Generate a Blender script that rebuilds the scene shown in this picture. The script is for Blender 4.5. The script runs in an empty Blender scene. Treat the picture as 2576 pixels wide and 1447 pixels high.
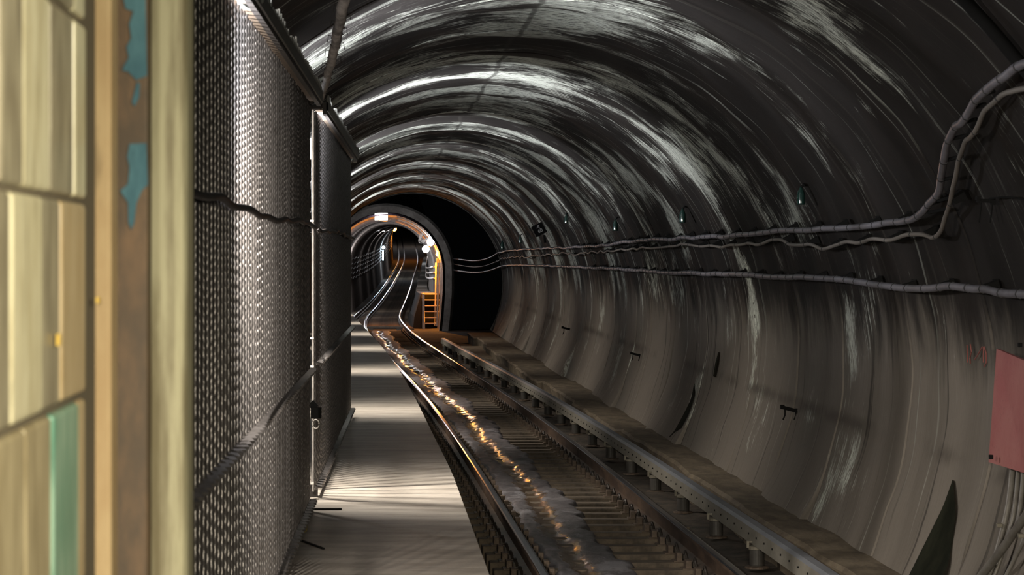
import bpy, bmesh, math, random
from mathutils import Vector, Matrix
random.seed(7)
S = bpy.context.scene
COL = S.collection
PI = math.pi
# ------------------------------------------------------------------ camera
F = 7000.0; VX = 940.0; VY = 640.0           # focal length and vanishing point of the near tunnel, in photo pixels
cd = bpy.data.cameras.new('camera'); cam = bpy.data.objects.new('camera', cd); COL.objects.link(cam)
cam.location = (0, 0, 0); cam.rotation_euler = (PI/2, 0, 0)
cd.sensor_width = 36; cd.lens = F/2576*36
cd.shift_x = (1288-VX)/2576; cd.shift_y = -(723.5-VY)/2576
cd.clip_start = 0.2; cd.clip_end = 800
cd.dof.use_dof = True; cd.dof.focus_distance = 34; cd.dof.aperture_fstop = 97.8/1000/0.0085
S.camera = cam
# ------------------------------------------------------------------ world, exposure
w = bpy.data.worlds.new('world'); S.world = w; w.use_nodes = True
w.node_tree.nodes['Background'].inputs[0].default_value = (.5, .55, .6, 1)
w.node_tree.nodes['Background'].inputs[1].default_value = 0.0012
S.view_settings.view_transform = 'Standard'; S.view_settings.look = 'None'
S.view_settings.exposure = 0.0; S.view_settings.gamma = 1; S.view_settings.use_curve_mapping = False
# ------------------------------------------------------------------ lights
def area(name, loc, target, power, color, sx, sy=None, spread=180, parent=None):
    d = bpy.data.lights.new(name, 'AREA'); d.energy = power; d.color = color
    d.shape = 'RECTANGLE'; d.size = sx; d.size_y = sy or sx; d.spread = math.radians(spread)
    o = bpy.data.objects.new(name, d); COL.objects.link(o)
    v = Vector(target)-Vector(loc)
    o.rotation_euler = v.to_track_quat('-Z', 'Y').to_euler(); o.location = loc
    if parent:
        o.parent = parent; o.location = Vector(loc)-parent.location
    return o
# station lighting behind the camera, and an unseen light added for the pillar
area('unseen_station_light', (.22, -2.5, .25), (2.9, 17, -2.5), 48, (1.0, .90, .70), .5, .4, 32)
area('unseen_station_light', (1.0, 1.9, .5), (-.42, 3.5, -.1), 26, (1.0, .92, .68), .5, .5, 120)
TUNNEL_LAMPS = [(10.1, 40, 95), (18.7, 110, 80), (28.6, 125, 55), (38.8, 120, 55), (48.3, 110, 55), (57.5, 100, 50), (67, 90, 45), (76.5, 80, 40)]
# ------------------------------------------------------------------ helpers
def pix(px, py, d): return Vector(((px-VX)/F*d, d, (VY-py)/F*d))
def hermite(tab):
    xs = [a for a, b in tab]; ys = [b for a, b in tab]; n = len(xs)
    dl = [(ys[i+1]-ys[i])/(xs[i+1]-xs[i]) for i in range(n-1)]
    m = [dl[0]]+[(dl[i-1]+dl[i])/2 for i in range(1, n-1)]+[dl[-1]]
    def f(x):
        if x <= xs[0]: return ys[0]+m[0]*(x-xs[0])
        if x >= xs[-1]: return ys[-1]+m[-1]*(x-xs[-1])
        i = 0
        while x > xs[i+1]: i += 1
        h = xs[i+1]-xs[i]; t = (x-xs[i])/h; t2 = t*t; t3 = t2*t
        return (2*t3-3*t2+1)*ys[i]+(t3-2*t2+t)*h*m[i]+(-2*t3+3*t2)*ys[i+1]+(t3-t2)*h*m[i+1]
    return f
track_x = hermite([(10, 2.0), (20.5, 1.985), (24.6, 1.945), (32, 1.87), (39.4, 1.765), (47.7, 1.60), (60.4, 1.27), (67.2, 1.09),
                   (73.7, .92), (81.9, .71), (92, .52), (102, .42), (114, .40), (127, .47), (150, .86), (176, 1.40), (210, 2.1),
                   (245, 2.82), (270, 3.45), (287, 3.84), (299, 4.0), (340, 4.13), (390, 4.3)])
track_z = hermite([(10, -2.35), (20, -2.36), (79, -2.52), (102, -2.60), (127, -2.78), (150, -2.80), (176, -2.64), (210, -2.32), (245, -1.80),
                   (265, -1.33), (287, -.62), (310, .55), (340, 2.3), (390, 4.9)])
def heading(y):
    return math.atan2(track_x(y+.5)-track_x(y-.5), 1.0)
def tp(y, off, up):
    a = heading(y)
    return Vector((track_x(y)+off*math.cos(a), y-off*math.sin(a), track_z(y)+up))
# lining of the near tunnel
TCX, TCZ, TR = 1.2, -.9, 2.8
def wallpt(px, py, off=0.0):
    a = (px-VX)/F; b = (VY-py)/F; r = TR-off
    A = a*a+b*b; B = -2*(a*TCX+b*TCZ); Cc = TCX**2+TCZ**2-r*r
    d = (-B+math.sqrt(max(B*B-4*A*Cc, 0)))/(2*A)
    return Vector((a*d, d, b*d))
class MB:
    def __init__(s): s.v = []; s.f = []; s.uv = None
    def add(s, vs, fs):
        o = len(s.v); s.v += [Vector(p) for p in vs]; s.f += [tuple(i+o for i in f) for f in fs]; return s
    def box(s, c, sz, rz=0, rx=0, ry=0):
        x, y, z = sz[0]/2, sz[1]/2, sz[2]/2
        M = Matrix.Translation(c) @ Matrix.Rotation(rz, 4, 'Z') @ Matrix.Rotation(rx, 4, 'X') @ Matrix.Rotation(ry, 4, 'Y')
        vs = [M @ Vector(p) for p in ((-x,-y,-z),(x,-y,-z),(x,y,-z),(-x,y,-z),(-x,-y,z),(x,-y,z),(x,y,z),(-x,y,z))]
        return s.add(vs, [(0,3,2,1),(4,5,6,7),(0,1,5,4),(1,2,6,5),(2,3,7,6),(3,0,4,7)])
    def tube(s, pts, r, n=8, cap=True):
        pts = [Vector(p) for p in pts]; N = len(pts); vs = []; fs = []
        up = None
        for i, p in enumerate(pts):
            t = (pts[min(i+1, N-1)]-pts[max(i-1, 0)])
            t = t.normalized() if t.length > 1e-9 else Vector((0, 1, 0))
            if up is None:
                up = Vector((0, 0, 1)) if abs(t.z) < .8 else Vector((1, 0, 0))
            a = t.cross(up).normalized(); b = a.cross(t).normalized(); up = b
            ri = r[i] if isinstance(r, (list, tuple)) else r
            for k in range(n):
                an = 2*PI*k/n; vs.append(p+a*ri*math.cos(an)+b*ri*math.sin(an))
        for i in range(N-1):
            for k in range(n):
                fs.append((i*n+k, i*n+(k+1) % n, (i+1)*n+(k+1) % n, (i+1)*n+k))
        if cap: fs.append(tuple(range(n-1, -1, -1))); fs.append(tuple((N-1)*n+k for k in range(n)))
        return s.add(vs, fs)
    def lathe(s, prof, c=(0, 0, 0), n=16, M=None):
        vs = []; fs = []; c = Vector(c)
        for r, z in prof:
            for k in range(n):
                p = Vector((r*math.cos(2*PI*k/n), r*math.sin(2*PI*k/n), z))
                vs.append(c+(M @ p if M else p))
        for i in range(len(prof)-1):
            for k in range(n):
                fs.append((i*n+k, i*n+(k+1) % n, (i+1)*n+(k+1) % n, (i+1)*n+k))
        fs.append(tuple(range(n-1, -1, -1))); fs.append(tuple((len(prof)-1)*n+k for k in range(n)))
        return s.add(vs, fs)
    def sweep(s, prof, ys, fr):
        """prof: closed list of (off, up); fr(y, off, up) -> point"""
        n = len(prof); vs = [fr(y, a, b) for y in ys for a, b in prof]; fs = []
        for i in range(len(ys)-1):
            for k in range(n):
                fs.append((i*n+k, (i+1)*n+k, (i+1)*n+(k+1) % n, i*n+(k+1) % n))
        fs.append(tuple(range(n))); fs.append(tuple((len(ys)-1)*n+k for k in range(n-1, -1, -1)))
        return s.add(vs, fs)
    def prism(s, poly, thick):
        """flat polygon given by world points, thickened along its normal"""
        poly = [Vector(p) for p in poly]; n = len(poly)
        nn = (poly[1]-poly[0]).cross(poly[2]-poly[0]).normalized()*thick
        return s.add(poly+[p+nn for p in poly], [tuple(range(n-1, -1, -1)), tuple(n+i for i in range(n))] +
                     [(i, (i+1) % n, n+(i+1) % n, n+i) for i in range(n)])
    def build(s, name, m, parent=None, smooth=False, origin=None, bevel=0):
        o0 = Vector(origin) if origin is not None else (parent_world(parent) if parent else Vector((0, 0, 0)))
        me = bpy.data.meshes.new(name); me.from_pydata([p-o0 for p in s.v], [], s.f)
        if s.uv:
            ul = me.uv_layers.new(name='UVMap')
            for l in me.loops: ul.data[l.index].uv = s.uv[l.vertex_index]
        me.materials.append(m)
        bm = bmesh.new(); bm.from_mesh(me); bmesh.ops.recalc_face_normals(bm, faces=bm.faces) if not s.uv else None
        bm.to_mesh(me); bm.free()
        if smooth:
            for p in me.polygons: p.use_smooth = True
        o = bpy.data.objects.new(name, me); COL.objects.link(o)
        if parent: o.parent = parent
        else: o.location = o0
        if bevel:
            b = o.modifiers.new('bevel', 'BEVEL'); b.width = bevel; b.segments = 2; b.limit_method = 'ANGLE'
        return o
def parent_world(p):
    v = Vector((0, 0, 0))
    while p: v += p.location; p = p.parent
    return v
def tag(o, label, cat, group=None, kind=None):
    o['label'] = label; o['category'] = cat
    if group: o['group'] = group
    if kind: o['kind'] = kind
    return o
def struct(o, label=None):
    o['kind'] = 'structure'
    if label: o['label'] = label
    return o
def empty(name, loc, label, cat, group=None):
    o = bpy.data.objects.new(name, None); o.location = loc; o.empty_display_size = .2; COL.objects.link(o)
    return tag(o, label, cat, group)
def copy_tree(o, parent=None):
    c = o.copy(); COL.objects.link(c)
    if parent: c.parent = parent
    for ch in [x for x in o.children]: copy_tree(ch, c)
    return c
ONES = ['', 'first', 'second', 'third', 'fourth', 'fifth', 'sixth', 'seventh', 'eighth', 'ninth', 'tenth', 'eleventh', 'twelfth',
        'thirteenth', 'fourteenth', 'fifteenth', 'sixteenth', 'seventeenth', 'eighteenth', 'nineteenth']
TENS = ['', '', 'twenty', 'thirty', 'forty', 'fifty', 'sixty', 'seventy', 'eighty', 'ninety']
def ordn(n):
    if n < 20: return ONES[n]
    if n >= 100:
        h = ['', 'one hundred', 'two hundred', 'three hundred'][n//100]
        return h+'th' if n % 100 == 0 else h+' and '+ordn(n % 100)
    t = TENS[n//10]
    return (t[:-1]+'ieth') if n % 10 == 0 else t+'-'+ONES[n % 10]
# ------------------------------------------------------------------ materials
def mat(name, base, rough=.7, metal=0, noise=None, bump=0, bscale=30, emit=None, estr=0, spec=.5):
    m = bpy.data.materials.new(name); m.use_nodes = True; nt = m.node_tree; b = nt.nodes['Principled BSDF']
    b.inputs['Base Color'].default_value = (*base, 1); b.inputs['Roughness'].default_value = rough; b.inputs['Metallic'].default_value = metal
    b.inputs['Specular IOR Level'].default_value = spec
    tc = nt.nodes.new('ShaderNodeTexCoord')
    if noise:
        col2, sc, lo, hi = noise[:4]
        mp = nt.nodes.new('ShaderNodeMapping'); mp.inputs['Scale'].default_value = noise[4] if len(noise) > 4 else (1, 1, 1)
        nz = nt.nodes.new('ShaderNodeTexNoise'); nz.inputs['Scale'].default_value = sc; nz.inputs['Detail'].default_value = 8
        nz.inputs['Roughness'].default_value = .65
        r = nt.nodes.new('ShaderNodeValToRGB'); r.color_ramp.elements[0].position = lo; r.color_ramp.elements[1].position = hi
        r.color_ramp.elements[0].color = (*base, 1); r.color_ramp.elements[1].color = (*col2, 1)
        nt.links.new(tc.outputs['Object'], mp.inputs[0]); nt.links.new(mp.outputs[0], nz.inputs['Vector'])
        nt.links.new(nz.outputs['Fac'], r.inputs[0]); nt.links.new(r.outputs[0], b.inputs['Base Color'])
    if bump:
        n2 = nt.nodes.new('ShaderNodeTexNoise'); n2.inputs['Scale'].default_value = bscale; n2.inputs['Detail'].default_value = 6
        bp = nt.nodes.new('ShaderNodeBump'); bp.inputs['Strength'].default_value = bump; bp.inputs['Distance'].default_value = .02
        nt.links.new(tc.outputs['Object'], n2.inputs['Vector']); nt.links.new(n2.outputs['Fac'], bp.inputs['Height'])
        nt.links.new(bp.outputs[0], b.inputs['Normal'])
    if emit:
        b.inputs['Emission Color'].default_value = (*emit, 1); b.inputs['Emission Strength'].default_value = estr
    return m
class N:
    """small node-graph writer"""
    def __init__(s, name):
        s.m = bpy.data.materials.new(name); s.m.use_nodes = True; s.nt = s.m.node_tree; s.b = s.nt.nodes['Principled BSDF']
    def node(s, t, **k):
        n = s.nt.nodes.new(t)
        for a, v in k.items(): setattr(n, a, v)
        return n
    def link(s, a, b): s.nt.links.new(a, b)
    def val(s, inp, v):
        if hasattr(v, 'is_output'): s.link(v, inp)
        else: inp.default_value = v
    def math(s, op, a, b=0, c=None, clamp=False):
        n = s.node('ShaderNodeMath', operation=op, use_clamp=clamp); s.val(n.inputs[0], a); s.val(n.inputs[1], b)
        if c is not None: s.val(n.inputs[2], c)
        return n.outputs[0]
    def smooth(s, x, lo, hi):
        n = s.node('ShaderNodeMapRange', interpolation_type='SMOOTHSTEP'); s.val(n.inputs[0], x); s.val(n.inputs[1], lo); s.val(n.inputs[2], hi)
        return n.outputs[0]
    def noise(s, vec, scale, det=6, rough=.6, dist=0):
        n = s.node('ShaderNodeTexNoise'); s.link(vec, n.inputs['Vector']); n.inputs['Scale'].default_value = scale
        n.inputs['Detail'].default_value = det; n.inputs['Roughness'].default_value = rough; n.inputs['Distortion'].default_value = dist
        return n.outputs['Fac']
    def mapping(s, vec, sc, loc=(0, 0, 0)):
        n = s.node('ShaderNodeMapping'); s.link(vec, n.inputs[0]); n.inputs['Scale'].default_value = sc; n.inputs['Location'].default_value = loc
        return n.outputs[0]
    def mix(s, f, a, b):
        n = s.node('ShaderNodeMix', data_type='RGBA'); s.val(n.inputs[0], f); s.val(n.inputs[6], a if hasattr(a, 'is_output') else (*a, 1))
        s.val(n.inputs[7], b if hasattr(b, 'is_output') else (*b, 1)); return n.outputs[2]
    def bump(s, h, strength, dist=.02):
        n = s.node('ShaderNodeBump'); n.inputs['Strength'].default_value = strength; n.inputs['Distance'].default_value = dist
        s.link(h, n.inputs['Height']); s.link(n.outputs[0], s.b.inputs['Normal'])
def lining_material(name, far=False):
    n = N(name); uv = n.node('ShaderNodeUVMap').outputs[0]
    sep = n.node('ShaderNodeSeparateXYZ'); n.link(uv, sep.inputs[0]); u, v = sep.outputs[0], sep.outputs[1]
    # u = arc length up from the right-hand foot, v = metres along the tunnel
    st = n.noise(n.mapping(uv, (1.1, 10, 1)), 1.0, 12, .80, .25)            # smeared white lime streaks running round the ring
    st2 = n.noise(n.mapping(uv, (3.2, 30, 1), (3, 7, 0)), 1.0, 8, .75)
    patch = n.noise(n.mapping(uv, (.62, .50, 1), (11, 2, 0)), 1.0, 6, .62)
    pits = n.noise(n.mapping(uv, (11, 34, 1)), 1.0, 5, .75)
    k = n.math('ADD', n.math('MULTIPLY', st, .62), n.math('MULTIPLY', st2, .38))
    band = n.noise(n.mapping(uv, (.16, .55, 1), (1, 3, 0)), 1.0, 5, .65)
    k = n.math('ADD', k, n.math('MULTIPLY', n.math('SUBTRACT', patch, .5), 1.15))
    k = n.math('ADD', k, n.math('MULTIPLY', n.math('SUBTRACT', band, .5), .62))
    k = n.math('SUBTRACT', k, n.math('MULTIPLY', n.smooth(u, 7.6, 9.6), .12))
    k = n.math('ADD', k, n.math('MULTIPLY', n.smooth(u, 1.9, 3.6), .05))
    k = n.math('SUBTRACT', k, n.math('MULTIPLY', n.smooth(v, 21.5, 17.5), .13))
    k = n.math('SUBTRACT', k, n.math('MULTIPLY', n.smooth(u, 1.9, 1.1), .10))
    white = n.smooth(k, .535, .66)
    white = n.math('MULTIPLY', white, n.smooth(pits, .38, .54))
    drip = n.math('MULTIPLY', n.smooth(n.noise(n.mapping(uv, (.22, 6.5, 1), (5, 1, 0)), 1.0, 5, .6), .60, .70), .35)
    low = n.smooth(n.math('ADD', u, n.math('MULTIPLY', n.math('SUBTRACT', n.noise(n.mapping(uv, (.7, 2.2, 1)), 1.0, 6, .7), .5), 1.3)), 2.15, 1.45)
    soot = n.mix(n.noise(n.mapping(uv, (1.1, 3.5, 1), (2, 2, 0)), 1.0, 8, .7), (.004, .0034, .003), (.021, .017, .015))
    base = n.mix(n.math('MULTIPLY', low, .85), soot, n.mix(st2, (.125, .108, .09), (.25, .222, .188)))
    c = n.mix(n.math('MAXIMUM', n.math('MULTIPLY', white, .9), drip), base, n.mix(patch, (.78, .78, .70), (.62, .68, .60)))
    # dark damp trails below the joints and the soot seam at the edge of the washed zone
    dr = n.math('MULTIPLY', n.smooth(n.noise(n.mapping(uv, (.16, 5.2, 1), (9, 4, 0)), 1.0, 5, .6), .585, .66), .75)
    c = n.mix(dr, c, (.03, .026, .022))
    seamc = n.math('ABSOLUTE', n.math('ADD', n.math('SUBTRACT', u, 5.86), n.math('MULTIPLY', n.math('SUBTRACT', patch, .5), .25)))
    c = n.mix(n.math('MULTIPLY', n.smooth(seamc, .035, .01), .7), c, (.03, .027, .024))
    if not far:
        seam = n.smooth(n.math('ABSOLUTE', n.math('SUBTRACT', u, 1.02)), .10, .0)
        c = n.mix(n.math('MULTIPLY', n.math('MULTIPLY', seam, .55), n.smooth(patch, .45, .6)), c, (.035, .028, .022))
    n.link(c, n.b.inputs['Base Color'])
    n.b.inputs['Roughness'].default_value = .78; n.b.inputs['Specular IOR Level'].default_value = .25
    n.bump(n.math('ADD', n.math('MULTIPLY', st, .7), n.math('MULTIPLY', pits, .3)), .55, .03)
    return n.m
M = {}
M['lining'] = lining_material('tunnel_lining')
def simple_concrete(name, c1, c2, stretch=(1, 1, 1), rough=.75, bump=.35, sc=3):
    n = N(name); tc = n.node('ShaderNodeTexCoord').outputs['Object']
    a = n.noise(n.mapping(tc, stretch), sc, 9, .7); b = n.noise(tc, 38, 4, .7)
    c = n.mix(n.smooth(a, .32, .68), c1, c2)
    c = n.mix(n.math('MULTIPLY', n.smooth(b, .58, .72), .5), c, tuple(x*.35 for x in c1))
    n.link(c, n.b.inputs['Base Color']); n.b.inputs['Roughness'].default_value = rough
    n.bump(n.math('ADD', a, n.math('MULTIPLY', b, .5)), bump, .02)
    return n.m
M['lining_far'] = simple_concrete('far_lining', (.13, .11, .10), (.30, .27, .25), (.4, 6, .4), .6, .3, 1.0)
M['recess_shade'] = mat('painted_shade', (.006, .007, .004), .95, 0, ((.016, .017, .010), 4, .4, .7), spec=.1)  # near-black colour standing in for shade in the lining recesses
M['portal'] = simple_concrete('portal_concrete', (.13, .12, .11), (.26, .25, .23), sc=2)
M['walk'] = simple_concrete('walkway_concrete', (.20, .178, .15), (.40, .365, .32), (1.6, 5.5, 1), .55, .3, .8)
M['curb'] = simple_concrete('ledge_concrete', (.065, .048, .030), (.17, .135, .09), (2, .8, 2), .8, .5, 2.5)
M['dirt'] = simple_concrete('track_dirt', (.014, .010, .007), (.07, .053, .037), (1, 1, 1), .9, 1.0, 4)
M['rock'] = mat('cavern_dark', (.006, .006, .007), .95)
M['tie'] = simple_concrete('sleeper_timber', (.045, .035, .025), (.15, .115, .08), (1, 6, 1), .8, .5, 3)
M['plate'] = mat('rusty_plate', (.07, .05, .036), .65, .3, ((.15, .11, .08), 20, .4, .7), .3)
M['clip'] = mat('dark_clip', (.03, .024, .02), .55, .5)
M['rail_side'] = mat('rusty_rail', (.075, .052, .042), .5, .55, ((.17, .115, .08), 6, .4, .7, (1, .3, 1)), .15)
M['rail_top'] = mat('polished_rail', (.52, .54, .60), .16, 1, ((.42, .42, .5), 3, .4, .6, (1, .2, 1)))
M['third'] = mat('third_rail_steel', (.17, .158, .13), .6, .25, ((.26, .24, .20), 5, .35, .7, (1, .4, 1)), .2)
M['third_top'] = mat('third_rail_top', (.20, .21, .235), .45, .5, ((.30, .31, .34), 4, .35, .7, (1, .3, 1)))
M['pot'] = mat('insulator_ceramic', (.03, .027, .023), .6, 0, ((.05, .045, .04), 12, .4, .7))
M['pot_cap'] = mat('insulator_cap', (.15, .135, .105), .6, .2)
M['fence'] = mat('galvanised_mesh', (.25, .235, .23), .34, .8, ((.13, .12, .115), 25, .35, .7))
M['comb'] = mat('comb_steel', (.10, .10, .09), .6, .3)
M['fence_dark'] = mat('dark_frame', (.035, .03, .028), .6, .4)
M['fence_lip'] = mat('lip_steel', (.26, .20, .15), .65, .2)
M['cable'] = mat('cable_sheath', (.17, .165, .19), .42, .1, ((.12, .115, .125), 9, .4, .7))
M['cable_b'] = mat('brown_cable', (.15, .135, .12), .5, 0)
M['band'] = mat('cable_band', (.02, .02, .022), .6)
M['black'] = mat('black_paint', (.006, .006, .006), .85, spec=.15)
M['greenlamp'] = mat('dark_green_glass', (.01, .03, .025), .12, 0, spec=.8)
M['red'] = simple_concrete('red_panel_paint', (.34, .10, .10), (.40, .16, .145), (1, 1, 1), .55, .1, 1.4)
M['conduit'] = mat('grey_conduit', (.15, .14, .125), .5, .2, ((.09, .08, .07), 8, .4, .7))
M['white_text'] = mat('white_lettering', (.5, .5, .5), .7)
M['steel'] = mat('bright_steel', (.5, .48, .46), .35, .8)
M['strut'] = mat('weathered_wrap', (.30, .27, .25), .75, 0, ((.09, .08, .075), 9, .4, .62), .5)
M['lampbody'] = mat('lamp_housing', (.25, .25, .25), .5, .5)
M['lampglow'] = mat('lamp_tube', (1, 1, 1), .5, emit=(.93, .95, 1), estr=25)
M['wall_yellow'] = mat('yellow_box', (.75, .50, .08), .5)
M['orangeglow'] = mat('sodium_bulb', (1, .5, .1), .5, emit=(1, .42, .06), estr=45)
M['whiteglow'] = mat('white_bulb', (1, 1, 1), .5, emit=(.85, .92, 1), estr=45)
M['blueglow'] = mat('blue_white_bulb', (1, 1, 1), .5, emit=(.5, .78, 1), estr=40)
M['signglow'] = mat('sign_face', (1, 1, 1), .5, emit=(1, .95, .86), estr=6)
M['stair'] = mat('stair_steel', (.42, .36, .30), .6, .1, ((.30, .25, .2), 8, .4, .7))
M['plank'] = mat('bench_plank', (.42, .40, .37), .7)
M['litter'] = mat('yellow_litter', (.45, .36, .08), .7)
# wet mud between the rails
def mud_material():
    n = N('wet_mud'); tc = n.node('ShaderNodeTexCoord').outputs['Object']
    uv = n.node('ShaderNodeUVMap').outputs[0]; sep = n.node('ShaderNodeSeparateXYZ'); n.link(uv, sep.inputs[0])
    a = n.noise(tc, 5, 9, .7); b = n.noise(tc, 45, 5, .7); f = n.noise(n.mapping(tc, (1, .35, 1)), 3, 6, .65)
    off = n.math('ABSOLUTE', n.math('ADD', sep.outputs[0], n.math('MULTIPLY', n.math('SUBTRACT', n.noise(n.mapping(uv, (0.2, .8, 1)), 1, 3), .5), .35)))
    ch = n.smooth(n.math('ADD', off, n.math('MULTIPLY', n.math('SUBTRACT', a, .5), .22)), .13, .07)
    c = n.mix(n.smooth(a, .35, .65), (.05, .044, .048), (.13, .12, .125))
    c = n.mix(n.math('MULTIPLY', n.smooth(n.math('ADD', f, n.math('MULTIPLY', b, .3)), .70, .78), .6), c, (.30, .29, .31))
    c = n.mix(ch, c, (.075, .045, .022))
    n.link(c, n.b.inputs['Base Color'])
    r = n.math('SUBTRACT', n.math('ADD', .30, n.math('MULTIPLY', f, .5)), n.math('MULTIPLY', ch, .42), clamp=True)
    n.link(n.math('MAXIMUM', r, .10), n.b.inputs['Roughness'])
    n.bump(n.math('ADD', a, n.math('MULTIPLY', b, .6)), .7, .02)
    return n.m
M['mud'] = mud_material()
# glazed tiles: buff, cream and green slips in upright slabs
def tile_mat(name, c1, c2, sc=2.0):
    n = N(name); tc = n.node('ShaderNodeTexCoord').outputs['Object']
    a = n.noise(n.mapping(tc, (3, 3, 1)), sc*3, 5, .6); b = n.noise(n.mapping(tc, (8, 8, 2), (4, 4, 4)), 3, 4, .6)
    c = n.mix(n.smooth(a, .35, .65), c1, c2); c = n.mix(n.math('MULTIPLY', n.smooth(b, .55, .75), .6), c, tuple(x*.45 for x in c1))
    n.link(c, n.b.inputs['Base Color']); n.b.inputs['Roughness'].default_value = .3; return n.m
TILES = [tile_mat('tile_cream', (.60, .53, .34), (.80, .74, .52)), tile_mat('tile_grey', (.26, .22, .15), (.42, .37, .26)),
         tile_mat('tile_buff', (.36, .29, .17), (.55, .46, .29)), tile_mat('tile_green', (.16, .36, .26), (.34, .52, .40)),
         tile_mat('tile_tan', (.52, .38, .20), (.62, .48, .29))]
# =================================================================== STRUCTURE
GROOVES = [(17.9, .6), (20.7, 1), (23.7, .9), (26.2, .4), (29.1, .5), (33.4, 1), (37.0, .9), (40.0, 1), (42.3, .9), (46.0, .8), (49.3, 1.1), (53.5, 1.2),
           (58.6, 1.0), (63.8, 1.3), (67.5, .8), (71.5, 1), (75.0, .9), (78.5, 1), (82.0, 1)]
A0 = -math.acos((3.6-TCX)/TR)                           # right foot angle
A1 = PI+math.asin((TCZ+1.62)/TR)                        # left foot at the walkway
def inpoly(x, y, poly):
    c = False; j = len(poly)-1
    for i in range(len(poly)):
        if (poly[i][1] > y) != (poly[j][1] > y) and x < (poly[j][0]-poly[i][0])*(y-poly[i][1])/(poly[j][1]-poly[i][1])+poly[i][0]: c = not c
        j = i
    return c
def vault():
    ys = []; y = 7.0
    while y < 86.0:
        ys.append(y); y += .045 if 12 < y < 21 or 30 < y < 36 else .11
    for g, s in GROOVES: ys += [g-.042, g-.038, g-.025, g-.008, g+.008, g+.025, g+.038, g+.042]
    ys = sorted(set(round(q, 4) for q in ys if q <= 86)); ys[-1] = 86.0
    nth = 260; th = [A0+(A1-A0)*(i/nth)**1.0 for i in range(nth+1)]
    rnd = random.Random(3); ringoff = [rnd.uniform(-.03, .03) for _ in range(len(GROOVES)+2)]
    vs = []; uvs = []
    for y in ys:
        seg = sum(1 for g, s in GROOVES if y > g)
        lo = GROOVES[seg-1][0] if seg else 14; hi = GROOVES[seg][0] if seg < len(GROOVES) else 86
        t = min(max((y-lo)/(hi-lo), 0), 1)
        gr = 0; gs = 0
        for g, s in GROOVES:
            q = abs(y-g)
            if q < .04: gr = max(gr, (1-q/.04)**.5*s)
        bul = .035*math.sin(PI*t)+.007*math.sin(2*PI*y/1.22+1.2*math.sin(y*.7))
        for i, a in enumerate(th):
            u = (a-A0)*TR
            lowf = 1.0 if u < 1.6 else (.75 if u < 3.2 else .35)
            r = TR+bul*min(1, .25+u/3.5)+gr*.13*lowf+.006*math.sin(a*23+y*3.1)
            r += .05*max(0, 1-u/.5) * (1 if seg % 3 else -.3)
            vs.append((TCX+r*math.cos(a), y, TCZ+r*math.sin(a))); uvs.append((u, y))
    W = nth+1
    def part(name, i0, i1):
        m = MB(); idx = [j*W+i for j in range(len(ys)) for i in range(i0, i1+1)]
        m.v = [Vector(vs[k]) for k in idx]; m.uv = [uvs[k] for k in idx]; w = i1-i0+1
        m.f = [(j*w+i, (j+1)*w+i, (j+1)*w+i+1, j*w+i+1) for j in range(len(ys)-1) for i in range(w-1)]
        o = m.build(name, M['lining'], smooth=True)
        struct(o)
    part('wall_right', 0, 85); part('ceiling', 85, 190); part('wall_left', 190, nth)
    # outer shell, so that the end of the ring has its real thickness
    m = MB(); R2 = TR+.45
    n2 = 64; prof = [(TCX+R2*math.cos(A0+(A1-A0)*i/n2), TCZ+R2*math.sin(A0+(A1-A0)*i/n2)) for i in range(n2+1)]
    for y in (6.8, 86.0):
        for p in prof: m.v.append(Vector((p[0], y, p[1])))
    for i in range(n2): m.f.append((i, i+1, n2+1+i+1, n2+1+i))
    inner = [(TCX+(TR-.02)*math.cos(A0+(A1-A0)*i/n2), TCZ+(TR-.02)*math.sin(A0+(A1-A0)*i/n2)) for i in range(n2+1)]
    for yy, base in ((6.8, 0), (86.0, n2+1)):
        o = len(m.v)
        for p in inner: m.v.append(Vector((p[0], yy, p[1])))
        for i in range(n2): m.f.append((base+i, base+i+1, o+i+1, o+i))
    struct(m.build('trim_1', M['portal']))
vault()
# --- track bed of the near tunnel and the chamber beyond it
def bed():
    m = MB(); ys = [8+.35*i for i in range(int(98/.35))]; nx = 40; rnd = random.Random(5)
    for y in ys:
        zb = track_z(y)-.175
        for i in range(nx+1):
            x = -.2+4.3*i/nx if y < 86 else -4.5+12*i/nx
            if y < 86: x = (track_x(y)-1.8)+(4.4)*i/nx
            z = zb-.035+rnd.uniform(-.012, .012)+.02*math.sin(x*3+y*.6)-(.085 if x-track_x(y) < .74 else 0)
            m.v.append(Vector((x, y, z)))
    w_ = nx+1
    m.f = [(j*w_+i, j*w_+i+1, (j+1)*w_+i+1, (j+1)*w_+i) for j in range(len(ys)-1) for i in range(nx)]
    struct(m.build('floor', M['dirt'], smooth=True))
bed()
# --- raised walkway
EDGE = .705+.725
def walkway():
    m = MB(); ys = [-4, 0, 4, 8]+[10+1.0*i for i in range(75)]
    def lz(y): return -1.6-(.0012*(max(y, 14)-14))
    rnd = random.Random(2)
    def ex(y):
        e = track_x(max(y, 20))-EDGE
        return e+.02-(0 if y > 30 else 0)
    prof = lambda y: [(-1.75, lz(y)), (ex(y), lz(y)), (ex(y)+.0, lz(y)-.04), (ex(y)-.03, lz(y)-.09), (ex(y)-.05, -3.0), (-1.75, -3.0)]
    vs = []; n = 6
    for y in ys:
        for x, z in prof(y): vs.append(Vector((x, y, z)))
    fs = [(i*n+k, (i+1)*n+k, (i+1)*n+(k+1) % n, i*n+(k+1) % n) for i in range(len(ys)-1) for k in range(n)]
    fs += [tuple(range(n)), tuple((len(ys)-1)*n+k for k in range(n-1, -1, -1))]
    m.add(vs, fs); struct(m.build('floor', M['walk']))
    return lz
WZ = walkway()
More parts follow.
